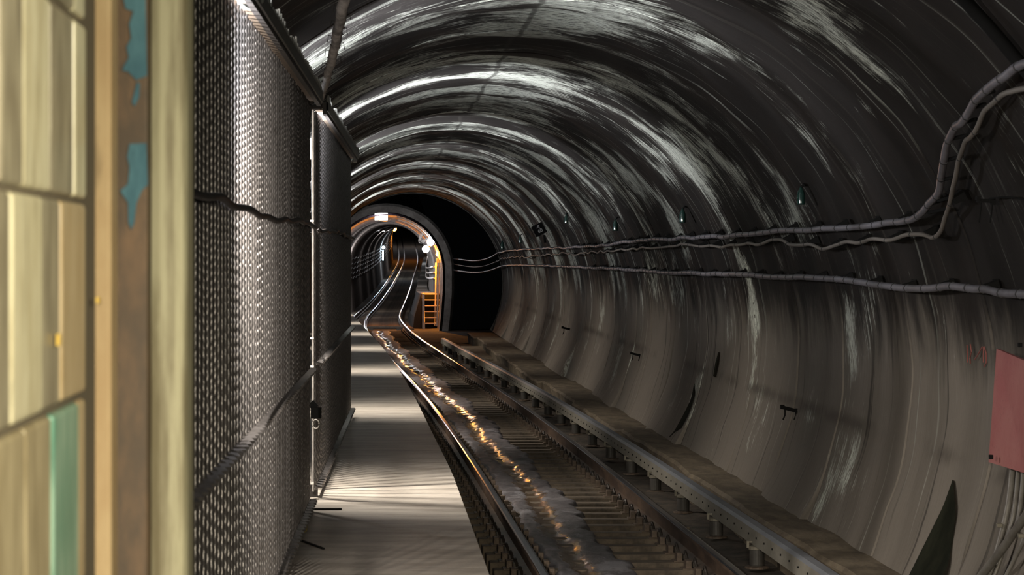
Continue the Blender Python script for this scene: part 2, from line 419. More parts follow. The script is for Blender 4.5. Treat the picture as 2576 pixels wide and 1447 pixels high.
# --- concrete ledge along the right foot of the lining
def ledge():
    m = MB(); rnd = random.Random(9)
    ed = hermite([(10, 3.36), (20, 3.34), (24, 3.31), (30, 3.28), (43, 3.17), (58, 3.0), (76, 2.96), (86, 2.96)])
    ys = [8+.4*i for i in range(196)]
    vs = []
    e = 0
    for y in ys:
        e = .6*e+rnd.uniform(-.035, .03); step = -.05 if int(y/7.3) % 2 and y > 34 else 0
        zt = -2.25-.0022*(y-20)+rnd.uniform(-.006, .006)+step*.5; x = ed(y)+e*.7+step
        vs += [Vector((x+.05, y, -3.0)), Vector((x+.02, y, zt-.13+rnd.uniform(-.03, .03))), Vector((x, y, zt-.03)), Vector((x+.03, y, zt)), Vector((3.95, y, zt)), Vector((3.95, y, -3.0))]
    n = 6
    fs = [(i*n+k, i*n+(k+1) % n, (i+1)*n+(k+1) % n, (i+1)*n+k) for i in range(len(ys)-1) for k in range(n)]
    fs += [tuple(range(n-1, -1, -1)), tuple((len(ys)-1)*n+k for k in range(n))]
    m.add(vs, fs); struct(m.build('trim_2', M['curb']))
ledge()
# --- dark chamber between the two tunnels
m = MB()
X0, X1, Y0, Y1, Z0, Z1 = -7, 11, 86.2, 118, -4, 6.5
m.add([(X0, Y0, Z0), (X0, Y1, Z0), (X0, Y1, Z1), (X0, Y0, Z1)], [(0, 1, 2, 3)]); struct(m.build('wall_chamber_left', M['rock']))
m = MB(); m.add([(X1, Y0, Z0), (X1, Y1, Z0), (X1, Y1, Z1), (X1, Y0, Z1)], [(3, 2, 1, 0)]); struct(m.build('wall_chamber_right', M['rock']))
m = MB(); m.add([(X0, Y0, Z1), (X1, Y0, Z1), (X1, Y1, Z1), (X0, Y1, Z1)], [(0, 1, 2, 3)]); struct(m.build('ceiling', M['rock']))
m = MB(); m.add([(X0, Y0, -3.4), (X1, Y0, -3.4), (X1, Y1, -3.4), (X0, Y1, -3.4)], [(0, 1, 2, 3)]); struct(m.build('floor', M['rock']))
# --- far tunnel
def prof2(R, n=28):
    """right foot -> crown -> left foot, as (off, up) from the rail head"""
    p = [(R*.93, -.45), (R*.975, .5), (R*1.0, 1.3)]
    p += [(R*math.cos(PI*i/n), 2.0+R*math.sin(PI*i/n)) for i in range(0, n+1)]
    return p+[(-R*1.0, 1.3), (-R*.975, .5), (-R*.93, -.45)]
def far_tunnel():
    R = 2.15; ys = []; y = 102.0
    while y < 392: ys.append(y); y += .5 if y < 130 else 1.0
    P = prof2(1.0); K = len(P)
    def rr(y):
        q = (y-102) % 3.0
        return R-(.09 if q < .55 else 0)+.02*math.sin(y*1.7)
    def fr(y, a, b, R_):
        ua = a*R_; ub = 2.0+(b-2.0)*R_ if b > 2.0 else b
        tt = min(max((y-108)/30, 0), 1); ub = ub*(1+.085*tt*tt*(3-2*tt)) if ub > 0 else ub
        return tp(y, ua+.06, ub)
    P1 = prof2(1.0)
    pts = [[fr(y, a, (2.0+(b-2.0)) if b > 2 else b, rr(y)) for a, b in P1] for y in ys]
    def part(name, i0, i1):
        m = MB(); w_ = i1-i0+1
        for row in pts: m.v += [Vector(p) for p in row[i0:i1+1]]
        m.f = [(j*w_+i, (j+1)*w_+i, (j+1)*w_+i+1, j*w_+i+1) for j in range(len(ys)-1) for i in range(w_-1)]
        struct(m.build(name, M['lining_far'], smooth=False))
    part('wall_far_right', 0, 9); part('ceiling', 9, K-10); part('wall_far_left', K-10, K-1)
    # portal ring with its real thickness, standing free in the chamber
    m = MB(); out = [tp(102, a*2.47+.06, (2.0+(b-2)*2.47) if b > 2 else b-.1) for a, b in P1]; inn = [tp(102, a*2.14+.06, (2.0+(b-2)*2.14) if b > 2 else b-.1) for a, b in P1]
    sh = Vector((0, 16, 0)); n = len(out)
    ch = [tp(102, a*2.38+.06, (2.0+(b-2)*2.38) if b > 2 else b-.1)-Vector((0, .12, 0)) for a, b in P1]
    m.add(inn+ch+out+[p+sh for p in out], [(k*n+i, k*n+i+1, (k+1)*n+i+1, (k+1)*n+i) for k in range(3) for i in range(n-1)])
    struct(m.build('trim_3', M['portal'], smooth=False))
    m = MB(); ys2 = [101.0+1.5*i for i in range(194)]
    for y in ys2:
        for a in (-2.3, -1.1, -.9, .9, 1.1, 2.3): m.v.append(tp(y, a, -.21 if abs(a) > 1 else -.19))
    m.f = [(j*6+i, j*6+i+1, (j+1)*6+i+1, (j+1)*6+i) for j in range(len(ys2)-1) for i in range(5)]
    struct(m.build('floor', M['dirt']))
    # raised bench along the right wall, planked across
    m = MB(); ys3 = [107.4+2*i for i in range(100)]
    m.sweep([(1.45, -.5), (2.2, -.5), (2.2, 1.08), (1.45, 1.08), (1.43, .95), (1.50, .9)], ys3, tp); struct(m.build('trim_4', M['dirt']))
far_tunnel()
bp = None
for k in range(70):
    y = 108+k*2.0
    if bp is None:
        mb = MB(); mb.box((0, 0, 0), (.54, .9, .05)); bp = mb.build('bench_plank', M['plank'], origin=(0, 0, 0)); o = bp
    else:
        o = bp.copy(); COL.objects.link(o)
    o.location = tp(y, 1.75, 1.115); o.rotation_euler = (math.atan2(track_z(y+1)-track_z(y-1), 2), 0, -heading(y))
    tag(o, 'pale plank across the far tunnel side bench, %s back from the orange steps' % ordn(k+1), 'plank', 'planks on the bench of the far tunnel')
# =================================================================== TRACK
RY = [10+1.0*i for i in range(96)]+[106+2.0*i for i in range(140)]
def rail(off, label, y0=0, y1=400, name='running_rail'):
    ys = [y for y in RY if y0 <= y <= y1]
    o0 = tp(ys[0], off, -.17)
    r = empty(name, o0, label, 'rail')
    body = [(-.075, -.17), (.075, -.17), (.075, -.158), (.012, -.14), (.010, -.045), (.036, -.034), (.036, -.006), (-.036, -.006), (-.036, -.034), (-.010, -.045), (-.012, -.14), (-.075, -.158)]
    mb = MB(); mb.sweep([(off+a, b) for a, b in body], ys, tp); mb.build('rail_web', M['rail_side'], r)
    head = [(-.036, -.005), (.036, -.005), (.033, -.0005), (.018, .002), (-.018, .002), (-.033, -.0005)]
    mb = MB(); mb.sweep([(off+a, b) for a, b in head], ys, tp); mb.build('rail_head', M['rail_top'], r)['label'] = 'polished running surface'
    return r
rail(.725, 'right running rail, rusty web and bright polished head, curving into the far tunnel')
rail(-.725, 'left running rail beside the dark trough of the walkway, polished head')
rail(-1.32, 'narrow outer rail left of the track in the far tunnel', 104, 400, 'outer_rail')
# sleepers with plates and clips
def make_sleeper():
    r = empty('sleeper', (0, 0, 0), '-', 'sleeper')
    mb = MB(); mb.box((0, 0, -.255), (2.0, .18, .15)); mb.build('timber', M['tie'], r, origin=(0, 0, 0), bevel=.012)
    for s in (-1, 1):
        x = s*.725
        mb = MB(); mb.box((x, 0, -.176), (.40, .17, .014))
        for q in (-1, 1): mb.box((x+q*.15, 0, -.150), (.045, .13, .085))
        mb.build('rail_plate', M['plate'], r, origin=(0, 0, 0), bevel=.004)
        for q in (-1, 1):
            mb = MB(); pts = []
            for k in range(9):
                a = PI*k/8; pts.append((x+q*(.085+.012*math.sin(a)), -.045*math.cos(a), -.155+.055*math.sin(a)))
            mb.tube(pts, .013, 6); mb.box((x+q*.095, 0, -.15), (.04, .05, .05))
            mb.build('rail_clip', M['clip'], r, origin=(0, 0, 0), smooth=False)
    return r
sl = make_sleeper(); y = 19.4; k = 0; rs = random.Random(4)
while y < 100.5:
    k += 1; o = sl if k == 1 else copy_tree(sl)
    o.location = tp(y, 0, 0)+Vector((0, 0, rs.uniform(-.006, .006))); o.rotation_euler = (0, 0, -heading(y)+rs.uniform(-.008, .008))
    o['label'] = 'weathered sleeper under both rails, %s from the camera end of the track' % ordn(k)
    o['group'] = 'sleepers of the near track'
    y += .62
y = 104.0; fs_ = None; k = 0
while y < 262:
    k += 1
    if fs_ is None:
        mb = MB(); mb.box((0, 0, -.22), (2.2, .26, .13)); fs_ = mb.build('sleeper', M['tie'], origin=(0, 0, 0)); o = fs_
    else: o = fs_.copy(); COL.objects.link(o)
    o.location = tp(y, 0, 0); o.rotation_euler = (math.atan2(track_z(y+1)-track_z(y-1), 2), 0, -heading(y))
    tag(o, 'sleeper inside the far tunnel, %s in from its portal' % ordn(k), 'sleeper', 'sleepers of the far track')
    y += 1.0
# mud strip with its trickle of water
def mud():
    m = MB(); m.uv = []; ys = []; y = 16.0
    while y < 100: ys.append(y); y += .07 if y < 45 else .18
    nx = 26; rnd = random.Random(8); import mathutils
    for y in ys:
        wl = .56+.03*math.sin(y*1.3)+.02*math.sin(y*4.1); wr = .13+.05*math.sin(y*.9+1)+.03*math.sin(y*5.3)+.02*math.sin(y*9.7)
        mid = -.24+.04*math.sin(y*.45)+.015*math.sin(y*1.9)
        for i in range(nx+1):
            t = i/nx; a = -wl+(wl+wr)*t
            nz = mathutils.noise.noise(Vector((a*6, y*3, 0)))*.010+mathutils.noise.noise(Vector((a*22, y*12, 3)))*.006+mathutils.noise.noise(Vector((a*50, y*26, 8)))*.003
            h = -.158+nz-.030*math.exp(-((a-mid)/.09)**2)
            e = min(t, 1-t)
            if e < .10: h -= (.10-e)**2*12
            m.v.append(tp(y, a, h)); m.uv.append((a-mid, y))
    w_ = nx+1
    m.f = [(j*w_+i, j*w_+i+1, (j+1)*w_+i+1, (j+1)*w_+i) for j in range(len(ys)-1) for i in range(nx)]
    tag(m.build('wet_mud', M['mud'], smooth=True), 'grey wet mud with a brown trickle between the running rails', 'mud', kind='stuff')
mud()
# cross beam over the track at the portal
mb = MB(); mb.box((0, 0, 0), (1.32, .16, .09)); mb.box((-.5, 0, -.07), (.16, .14, .08)); mb.box((.5, 0, -.07), (.16, .14, .08))
cb = mb.build('cross_beam', M['stair'], origin=(0, 0, 0), bevel=.01); cb.location = tp(100.6, -.02, .03)+Vector((0, 0, -.08))
tag(cb, 'flat beam lying across the track just before the far tunnel portal', 'beam')
# third rail on its pots
def third():
    ys = [y for y in RY if 10 <= y <= 79]
    off = 1.175
    r = empty('third_rail', tp(ys[0], off, 0), 'grey third rail carried on pots, right of the running rails', 'rail')
    mb = MB(); mb.sweep([(off-.055, .0), (off+.06, .0), (off+.06, .125), (off-.045, .125)], ys, tp); mb.build('rail_beam', M['third'], r)
    mb = MB(); mb.sweep([(off-.05, .126), (off+.06, .126), (off+.055, .142), (off-.015, .142)], ys, tp); mb.build('contact_strip', M['third_top'], r)['label'] = 'smooth bluish top strip'
    y = 17.0; n = 0
    b0 = None
    while n < 100 and y < 78:
        if b0 is None:
            mb = MB(); mb.box((0, 0, 0), (.008, .010, .015)); b0 = mb.build('bolt', M['black'], r, origin=(0, 0, 0)); b = b0
        else: b = b0.copy(); COL.objects.link(b); b.parent = r
        b.location = tp(y, off-.055, .07)-r.location; y += .42; n += 1
    return off
OFF3 = third()
def make_pot():
    r = empty('rail_insulator', (0, 0, 0), '-', 'insulator')
    mb = MB(); mb.lathe([(.10, 0), (.10, .012), (.07, .02)], n=16); mb.build('base', M['plate'], r, origin=(0, 0, 0))
    mb = MB(); mb.lathe([(.058, .018), (.062, .03), (.062, .15), (.058, .158)], n=20); mb.build('pot_body', M['pot'], r, origin=(0, 0, 0), smooth=False)
    mb = MB(); mb.lathe([(.07, .155), (.07, .178), (.05, .186)], n=18); mb.box((-.075, 0, .195), (.02, .03, .055)); mb.box((-.06, 0, .215), (.05, .012, .012))
    mb.build('cap', M['pot_cap'], r, origin=(0, 0, 0))['label'] = 'paler cap with a clamp bolt'
    return r
pot = make_pot(); y = 20.2; k = 0
while y < 79:
    k += 1; o = pot if k == 1 else copy_tree(pot)
    o.location = tp(y, OFF3-.015, -.195)
    o['label'] = 'dark round pot under the third rail, %s from the near end' % ordn(k); o['group'] = 'insulator pots under the third rail'
    y += 2.48
# third rail side bench slabs near the far end of the ledge
for k, (ya, yb) in enumerate([(62, 66.5), (68.5, 78)]):
    mb = MB(); mb.box(((track_x(ya)+1.5+2.9)/2, (ya+yb)/2, track_z(ya)-.14), (2.9-track_x(ya)-1.25, yb-ya, .12))
    tag(mb.build('concrete_slab', M['curb'], origin=((track_x(ya)+1.5+2.9)/2, (ya+yb)/2, track_z(ya)-.2), bevel=.02),
        ['brown concrete slab between third rail and ledge, the nearer of two', 'brown concrete slab at the far end of the third rail'][k], 'slab')
# small debris
rd = random.Random(12)
for k in range(14):
    y = 20.5+k*1.1; mb = MB(); mb.box((0, 0, 0), (rd.uniform(.05, .12), rd.uniform(.04, .12), .02)); o = mb.build('debris_chip', M['tie'], origin=(0, 0, 0))
    o.location = tp(y, rd.uniform(.86, 1.0), -.19); o.rotation_euler = (0, 0, rd.uniform(0, 3))
    tag(o, 'loose pale chip on the dirt beside the right rail, %s from the near end' % ordn(k+1), 'chip', 'chips beside the right rail')
# =================================================================== FENCE
def fx(d): return -.406+.0165*(d-17.2)
ZT, ZB, ZR, ZL = .955, -1.53, .17, -.715
def fence(d0, d1, label, idx):
    root = empty('mesh_fence_panel', (fx(d0), d0, WZ(d0)), label, 'fence')
    rnd = random.Random(20+idx); step = .165
    n = int((d1-d0)/step); mb = MB(); nside = 5
    for i in range(n+1):
        y = d0+i*step; x = fx(y); zs = []; z = ZB-.03+rnd.random()*.027
        pts = []; rs_ = []
        hz = .0135; q = 0; ph = rnd.uniform(0, 6)
        while z < ZT:
            pts.append((x, y+.003*math.sin(q*PI/2+ph), z)); rs_.append(.0120 if q % 2 else .0092); z += hz; q += 1
        mb.tube(pts, rs_, nside, cap=False)
    mb.build('woven_mesh', M['fence'], root, smooth=True)['label'] = 'woven metal mesh of upright beaded strands'
    ys = [d0+(d1-d0)*i/40 for i in range(41)]
    # top rail: dark lip, pale underside plate, teeth above
    fr = lambda y, a, b: Vector((fx(y)+a, y, b))
    mb = MB(); mb.sweep([(.0, ZT-.004), (.055, ZT-.004), (.055, ZT+.002), (0, ZT+.002)], ys, fr); mb.build('top_plate', M['fence_lip'], root)
    mb = MB(); mb.sweep([(.05, ZT-.03), (.075, ZT-.03), (.075, ZT+.045), (.05, ZT+.045)], ys, fr); mb.build('top_rail', M['fence_dark'], root)
    mb = MB(); comb = []
    for i in range(n+1):
        y = d0+i*step; h = .045+.03*math.sin(i*.7)*rnd.random(); comb += [(y-.03, .01), (y-.03, h), (y+.03, h), (y+.03, .01)]
    vs = []; fs = []
    for y, h in comb: vs += [(fx(y)+.078, y, ZT-.01), (fx(y)+.078, y, ZT+.04+h), (fx(y)+.088, y, ZT+.04+h), (fx(y)+.088, y, ZT-.01)]
    for i in range(len(comb)-1):
        for k in range(4): fs.append((i*4+k, i*4+(k+1) % 4, (i+1)*4+(k+1) % 4, (i+1)*4+k))
    mb.add(vs, fs); mb.build('top_comb', M['comb'], root)
    # dark rope-like tie rod
    pts = [(fx(y)+.035+.006*math.sin(y*3), y, ZR+.012*math.sin(y*.9)+.006*math.sin(y*4.3)) for y in [d0+(d1-d0)*i/60 for i in range(61)]]
    mb = MB(); mb.tube(pts, .014, 7); mb.build('tie_rod', M['fence_dark'], root, smooth=True)
    # toothed ledges, middle and bottom
    for nm, zz in (('middle_ledge', ZL), ('bottom_ledge', ZB)):
        mb = MB(); mb.sweep([(.0, zz-.012), (.022, zz-.014), (.022, zz-.004), (0, zz+.0)], ys, fr)
        for i in range(n+1):
            y = d0+i*step; mb.box((fx(y)+.028, y, zz-.002), (.045, .035, .012), .4, .3)
        mb.build(nm, M['fence'], root)
    # feet
    for y in (d0+.1, (d0+d1)/2, d1-.1):
        mb = MB(); mb.box((fx(y)-.01, y, (WZ(y)+ZB)/2), (.05, .09, ZB-WZ(y)+.01)); mb.build('foot', M['fence_dark'], root)
    # end post
    if idx == 1:
        mb = MB(); mb.box((fx(d0)-.012, d0-.06, (ZT+ZB)/2), (.018, .05, ZT-ZB+.06)); mb.build('end_post', M['fence'], root, bevel=.004)
        mb = MB(); mb.box((fx(d0)+.01, d0-.10, -1.04), (.07, .06, .07)); mb.box((fx(d0)-.01, d0-.10, -.99), (.05, .05, .05), .0, 0, .785)
        mb.build('latch_box', M['black'], root)
        mb = MB(); mb.tube([(fx(d0)+.008+.022*math.cos(a), d0-.13, -1.11+.03*math.sin(a)) for a in [PI*2*i/14 for i in range(15)]], .006, 6); mb.build('latch_ring', M['steel'], root, smooth=True)
        for zz in (ZT+.0, ZL-.02, -.55, -1.5, .22):
            mb = MB(); mb.box((fx(d0)-.05, d0-.12, zz), (.09, .04, .012)); mb.build('hinge_bar', M['steel'], root)
    else:
        mb = MB(); mb.box((fx(d1)-.012, d1+.04, (ZT+ZB)/2), (.03, .05, ZT-ZB+.04)); mb.build('end_post', M['fence_dark'], root, bevel=.004)
        mb = MB(); mb.prism([(fx(d1)+.03, d1, ZT-.02), (fx(d1)+.03, d1, ZT+.12), (fx(d1)-.01, d1, ZT+.19), (fx(d1)-.1, d1, ZT+.2), (fx(d1)-.1, d1, ZT-.02)], .03); mb.build('corner_plate', M['fence_dark'], root)
    return root
fence(7.4, 17.35, 'tall woven metal mesh fence panel next to the tiled pillar, the nearer one', 0)
fence(18.35, 27.6, 'tall woven metal mesh fence panel farther along the walkway, with a latch', 1)
# pipe post with insulation seen through the gap
mb = MB(); mb.tube([(fx(17.9)-.055, 19.0, WZ(19)), (fx(17.9)-.055, 19.0, .80)], .016, 10); mb.box((fx(17.9)-.055, 19.0, .72), (.05, .05, .14))
tag(mb.build('gate_post', M['fence_lip'], origin=(fx(17.9)-.055, 19.0, WZ(19)), smooth=False), 'thin brown post behind the gap between the two fence panels', 'post')
# end bracket of far panel
mb = MB(); p = pix(885, 385, 28.0); mb.tube([p+Vector((-.02, 0, .04)), p+Vector((.01, 0, .01)), p+Vector((.012, 0, -.09)), p+Vector((.05, 0, -.09))], .006, 6)
tag(mb.build('hook_bracket', M['steel'], origin=p), 'small bent steel hook at the top far corner of the farther fence panel', 'hook')
# strut from the vault down to the fence corner
s0 = pix(870, -22, 16.2); s1 = pix(840, 130, 16.9); s2 = pix(815, 225, 17.4); s3 = pix(800, 262, 17.7)
def lerp(a, b, t): return a+(b-a)*t
pts = [lerp(s0, s1, i/8) for i in range(8)]+[lerp(s1, s2, i/6) for i in range(6)]+[lerp(s2, s3, i/3) for i in range(4)]
rt = empty('ceiling_strut', s0, 'wire-wrapped strut hanging from the vault down to the fence corner', 'strut')
mb = MB(); mb.tube([p+Vector((.004*math.sin(i*2.1), 0, 0)) for i, p in enumerate(pts)], [.036-.0009*i for i in range(len(pts))], 10); mb.build('strut_rod', M['strut'], rt, smooth=True)
mb = MB(); L = len(pts)
for i in range(120):
    t = i/119*(L-2); p = lerp(pts[int(t)], pts[int(t)+1], t-int(t)); a = i*.9
    mb.v.append(Vector((0, 0, 0))); mb.v.pop()
    if i == 0: hl = []
    hl.append(p+Vector((.038*math.cos(a)*(1-.3*i/119), .038*math.sin(a)*(1-.3*i/119), 0)))
mb.tube(hl, .004, 5); mb.build('wrapping_wire', M['fence_dark'], rt)
for i in range(9):
    p = pts[2+i]; mb = MB(); q = 1 if i % 2 else -1
    mb.tube([p, p+Vector((q*.05, 0, .01)), p+Vector((q*.055, 0, -.03))], .0025, 4); mb.build('loose_wire', M['fence_dark'], rt)
# dark bracket plate at the corner of fence and strut
mb = MB(); mb.prism([pix(742, 175, 17.2), pix(748, 190, 17.2), pix(760, 196, 17.2), pix(774, 205, 17.2), pix(776, 255, 17.2), pix(742, 215, 17.2)], .03)
tag(mb.build('corner_bracket', M['fence_dark'], origin=pix(760, 255, 17.2)), 'dark ragged plate on top of the nearer fence panel, below the strut', 'plate')
mb = MB(); mb.tube([pix(800, 268, 17.7), pix(780, 268, 17.4), pix(776, 272, 17.3)], .02, 8)
tag(mb.build('strut_shoe', M['fence_dark'], origin=pix(800, 268, 17.7)), 'dark clamp joining the strut foot to the fence corner', 'clamp')
# glass globe over the fence and its dark arm
g = pix(625, -22, 10.6)
rt = empty('globe_lamp', g, 'unlit glass globe lamp above the nearer fence panel', 'lamp')
gm = bpy.data.materials.new('globe_glass'); gm.use_nodes = True; b_ = gm.node_tree.nodes['Principled BSDF']; b_.inputs['Base Color'].default_value = (.28, .32, .31, 1)
b_.inputs['Roughness'].default_value = .12; b_.inputs['Transmission Weight'].default_value = .35
mb = MB(); mb.lathe([(.004, -.07), (.03, -.064), (.055, -.045), (.068, -.02), (.07, 0), (.066, .02), (.05, .045), (.02, .06)], c=g, n=24); mb.build('glass_globe', gm, rt, smooth=True)
mb = MB(); mb.tube([g+Vector((0, 0, .05)), g+Vector((-.03, .02, .12)), g+Vector((-.06, .05, .22))], .014, 8); mb.build('stem', M['fence_dark'], rt)
mb = MB(); mb.tube([pix(655, 42, 16.0), pix(725, -12, 16.3), pix(790, -60, 16.6)], .024, 8)
tag(mb.build('black_tube', M['black'], origin=pix(655, 42, 16.0)), 'black tube slanting up behind the globe lamp', 'tube')
# =================================================================== TILED PILLAR (foreground left)
def pillar():
    root = empty('tiled_pillar', (-.46, 3.0, -1.6), 'foreground pillar of worn cream, buff and green upright tiles', 'pillar')
    mb = MB(); mb.box((-.60, 2.9, .05), (.38, 2.55, 3.3)); mb.build('core', mat('grout', (.13, .105, .07), .9), root)
    # tile columns seen at a grazing angle: photo x ranges of each slab, per course
    rows = [(-600, 490, [(0, 58, 1), (58, 128, 0), (128, 186, 1), (186, 216, 0)]), (505, 1010, [(-40, 24, 1), (26, 104, 0), (104, 152, 1), (154, 216, 4)]),
            (1030, 2300, [(-30, 60, 2), (62, 128, 2), (130, 196, 3), (197, 216, 4)])]
    X = -.404
    for r_, (ya, yb, cols) in enumerate(rows):
        for (xa, xb, t) in cols:
            da = X*F/(xa-VX); db = X*F/(xb-3-VX); dm = 3.62
            za = (VY-ya)/F*dm; zb = (VY-yb)/F*dm
            if r_ == 0: za = .9
            if r_ == 2: zb = -1.6
            segs = [(za, zb)] if r_ == 1 else ([(zb+.24, zb), (zb+.5, zb+.25), (za, zb+.51)] if r_ == 0 else [(za, za-.25), (za-.26, za-.5), (za-.51, zb)])
            for (z1, z0) in segs:
                mb = MB(); mb.box((X-.012, (da+db)/2, (z1+z0)/2), (.028+random.uniform(-.003, .003), db-da, z1-z0)); mb.build('tile', TILES[t], root, bevel=.006)
    # yellow paint flecks
    for (px, py, w_, h_) in ((236, 755, 7, 14), (135, 855, 6, 24)):
        d = X*F/(px-VX) if px < 216 else 4.02
        c = pix(px, py, d-.004); mb = MB(); mb.box((c.x+.006, c.y, c.z), (w_*.0006, .02, h_*.0006)); mb.build('paint_fleck', M['wall_yellow'], root)
pillar()
# tan edge strip and steel jamb with flaking blue paint, then the pale post
def front_slab(name, x0, x1, d, depth, m_, label, cat, bevel=.004):
    a = pix(x0, 0, d).x; b = pix(x1, 0, d).x
    mb = MB(); mb.box(((a+b)/2, d+depth/2, -.35), (b-a, depth, 2.55)); return tag(mb.build(name, m_, origin=((a+b)/2, d+depth/2, -1.6), bevel=bevel), label, cat)
tan = tile_mat('tan_paint', (.42, .29, .15), (.48, .35, .19)); 
front_slab('edge_strip', 219, 281, 4.10, .1, tan, 'smooth tan upright strip bordering the tiled pillar', 'strip', .006)
def jamb_mat():
    n = N('brown_jamb'); tc = n.node('ShaderNodeTexCoord').outputs['Object']
    a = n.noise(n.mapping(tc, (14, 14, 5)), 1.5, 6, .6); c = n.mix(n.smooth(a, .35, .7), (.06, .038, .02), (.14, .08, .038))
    n.link(c, n.b.inputs['Base Color']); n.b.inputs['Roughness'].default_value = .6; return n.m
jb = front_slab('steel_jamb', 281, 372, 4.2, .05, jamb_mat(), 'brown rusty steel jamb with flakes of blue paint', 'jamb')
blue = tile_mat('blue_paint', (.03, .10, .14), (.07, .18, .23)); blue.node_tree.nodes['Principled BSDF'].inputs['Roughness'].default_value = .75; tan.node_tree.nodes['Principled BSDF'].inputs['Roughness'].default_value = .7
for poly in ([(305, -30), (365, -30), (370, 190), (343, 202), (322, 180), (308, 178), (312, 165), (324, 145), (318, 118), (330, 95), (325, 60), (336, 28), (316, 22)],
             [(345, 206), (352, 210), (350, 245), (338, 268), (332, 256)],
             [(326, 362), (368, 360), (372, 465), (358, 478), (343, 512), (338, 560), (330, 578), (323, 560), (322, 510), (302, 480), (312, 472), (322, 462), (326, 420), (320, 395)]):
    mb = MB(); mb.prism([pix(x, y, 4.196) for x, y in poly], .0035); mb.build('paint_flake', blue, jb, origin=jb.location)['label'] = 'flake of blue paint'
pm = N('pale_post'); tc = pm.node('ShaderNodeTexCoord').outputs['Object']
a = pm.noise(pm.mapping(tc, (30, 30, 2)), 1.2, 6, .65); pm.link(pm.mix(pm.smooth(a, .36, .62), (.17, .145, .085), (.38, .355, .235)), pm.b.inputs['Base Color']); pm.b.inputs['Roughness'].default_value = .7
a_ = pix(372, 0, 4.25).x; b2 = pix(470, 0, 4.25).x; r_ = (b2-a_)/2; cx = (a_+b2)/2
mb = MB(); mb.box((cx, 4.33, -.35), (b2-a_, .16, 2.55)); 
tag(mb.build('painted_post', pm.m, origin=(cx, 4.33, -1.6), bevel=.018), 'pale green painted post with streaked weathering, at the fence end', 'post')
# =================================================================== CABLES ON THE RIGHT WALL
def dense(pts, step):
    out = []
    for a, b in zip(pts[:-1], pts[1:]):
        n = max(1, int((b-a).length/step)); out += [lerp(a, b, i/n) for i in range(n)]
    return out+[pts[-1]]
def smoothpts(P, it=2):
    for _ in range(it):
        Q = [P[0]]
        for a, b in zip(P[:-1], P[1:]): Q += [lerp(a, b, .25), lerp(a, b, .75)]
        P = Q+[P[-1]]
    return P
def wall_cable(name, pxs, r, label, m_, wig, band, off=.09, seed=1, free=()):
    P = [wallpt(x, y, off) for x, y in pxs]+[Vector(p) for p in free]
    P = smoothpts(P, 2); P = dense(P, .3)
    rnd = random.Random(seed); Q = []; ph = 0; lastw = 0; tgt = 0
    for i, p in enumerate(P):
        if i % 2 == 0: tgt = rnd.uniform(-1, 1)
        lastw = .55*lastw+.45*tgt; wv = lastw*wig if p.y < 87 else 0
        Q.append(p+Vector((0, 0, wv)))
    P = smoothpts(Q, 1)
    o = empty(name, P[0], label, 'cable'); mb = MB(); mb.tube(P, r, 8); mb.build('sheath', m_, o, smooth=True)
    if band:
        cnt = 0; acc = 0; rest = MB()
        for a, b in zip(P[:-1], P[1:]):
            acc += (b-a).length
            if acc > band and a.y < 86:
                acc = 0; cnt += 1; t = (b-a).normalized()
                mb = rest if cnt > 95 else MB()
                mb.tube([a-t*.012, a+t*.012], r*1.12, 8)
                if cnt <= 95: mb.build('cable_band', M['band'], o)
        if rest.v: rest.build('cable_band', M['band'], o)['kind'] = 'stuff'
    return P
UP = [(2600, 152), (2545, 180), (2500, 208), (2462, 245), (2430, 290), (2398, 325), (2378, 375), (2370, 430), (2362, 490), (2335, 522), (2290, 550), (2230, 567), (2100, 572), (1980, 577), (1880, 587), (1800, 595), (1700, 601), (1620, 605), (1540, 614), (1490, 620), (1400, 624), (1330, 628), (1262, 631)]
MD = [(2600, 225), (2540, 240), (2490, 275), (2448, 330), (2425, 370), (2408, 425), (2395, 480), (2385, 530), (2365, 578), (2345, 594), (2270, 598), (2180, 606), (2120, 608), (2060, 620), (2000, 612), (1960, 607), (1900, 618), (1800, 620), (1760, 626), (1700, 618), (1640, 618), (1560, 630), (1480, 636), (1400, 640), (1330, 646), (1268, 648)]
LO = [(2600, 742), (2500, 733), (2440, 722), (2380, 722), (2260, 727), (2200, 712), (2100, 702), (2000, 697), (1900, 693), (1760, 688), (1640, 684), (1560, 676), (1400, 670), (1330, 668), (1270, 666)]
C1 = wall_cable('wall_cable', UP, .0245, 'thick banded grey cable on the right wall, topmost of the three', M['cable'], .022, .42, seed=1,
                free=[pix(1232, 650, 90), pix(1195, 658, 94), pix(1152, 652, 101.3), pix(1128, 650, 103)])
C2 = wall_cable('wall_cable', MD, .0155, 'thin wavy brownish cable on the right wall, middle of the three', M['cable_b'], .04, .9, seed=5,
                free=[pix(1238, 664, 90), pix(1200, 674, 94), pix(1152, 667, 101.3), pix(1128, 661, 103)])
C3 = wall_cable('wall_cable', LO, .0265, 'thick banded grey cable on the right wall, lowest of the three', M['cable'], .014, .42, seed=9,
                free=[pix(1232, 682, 90), pix(1195, 687, 94), pix(1152, 682, 101.3), pix(1128, 676, 103)])
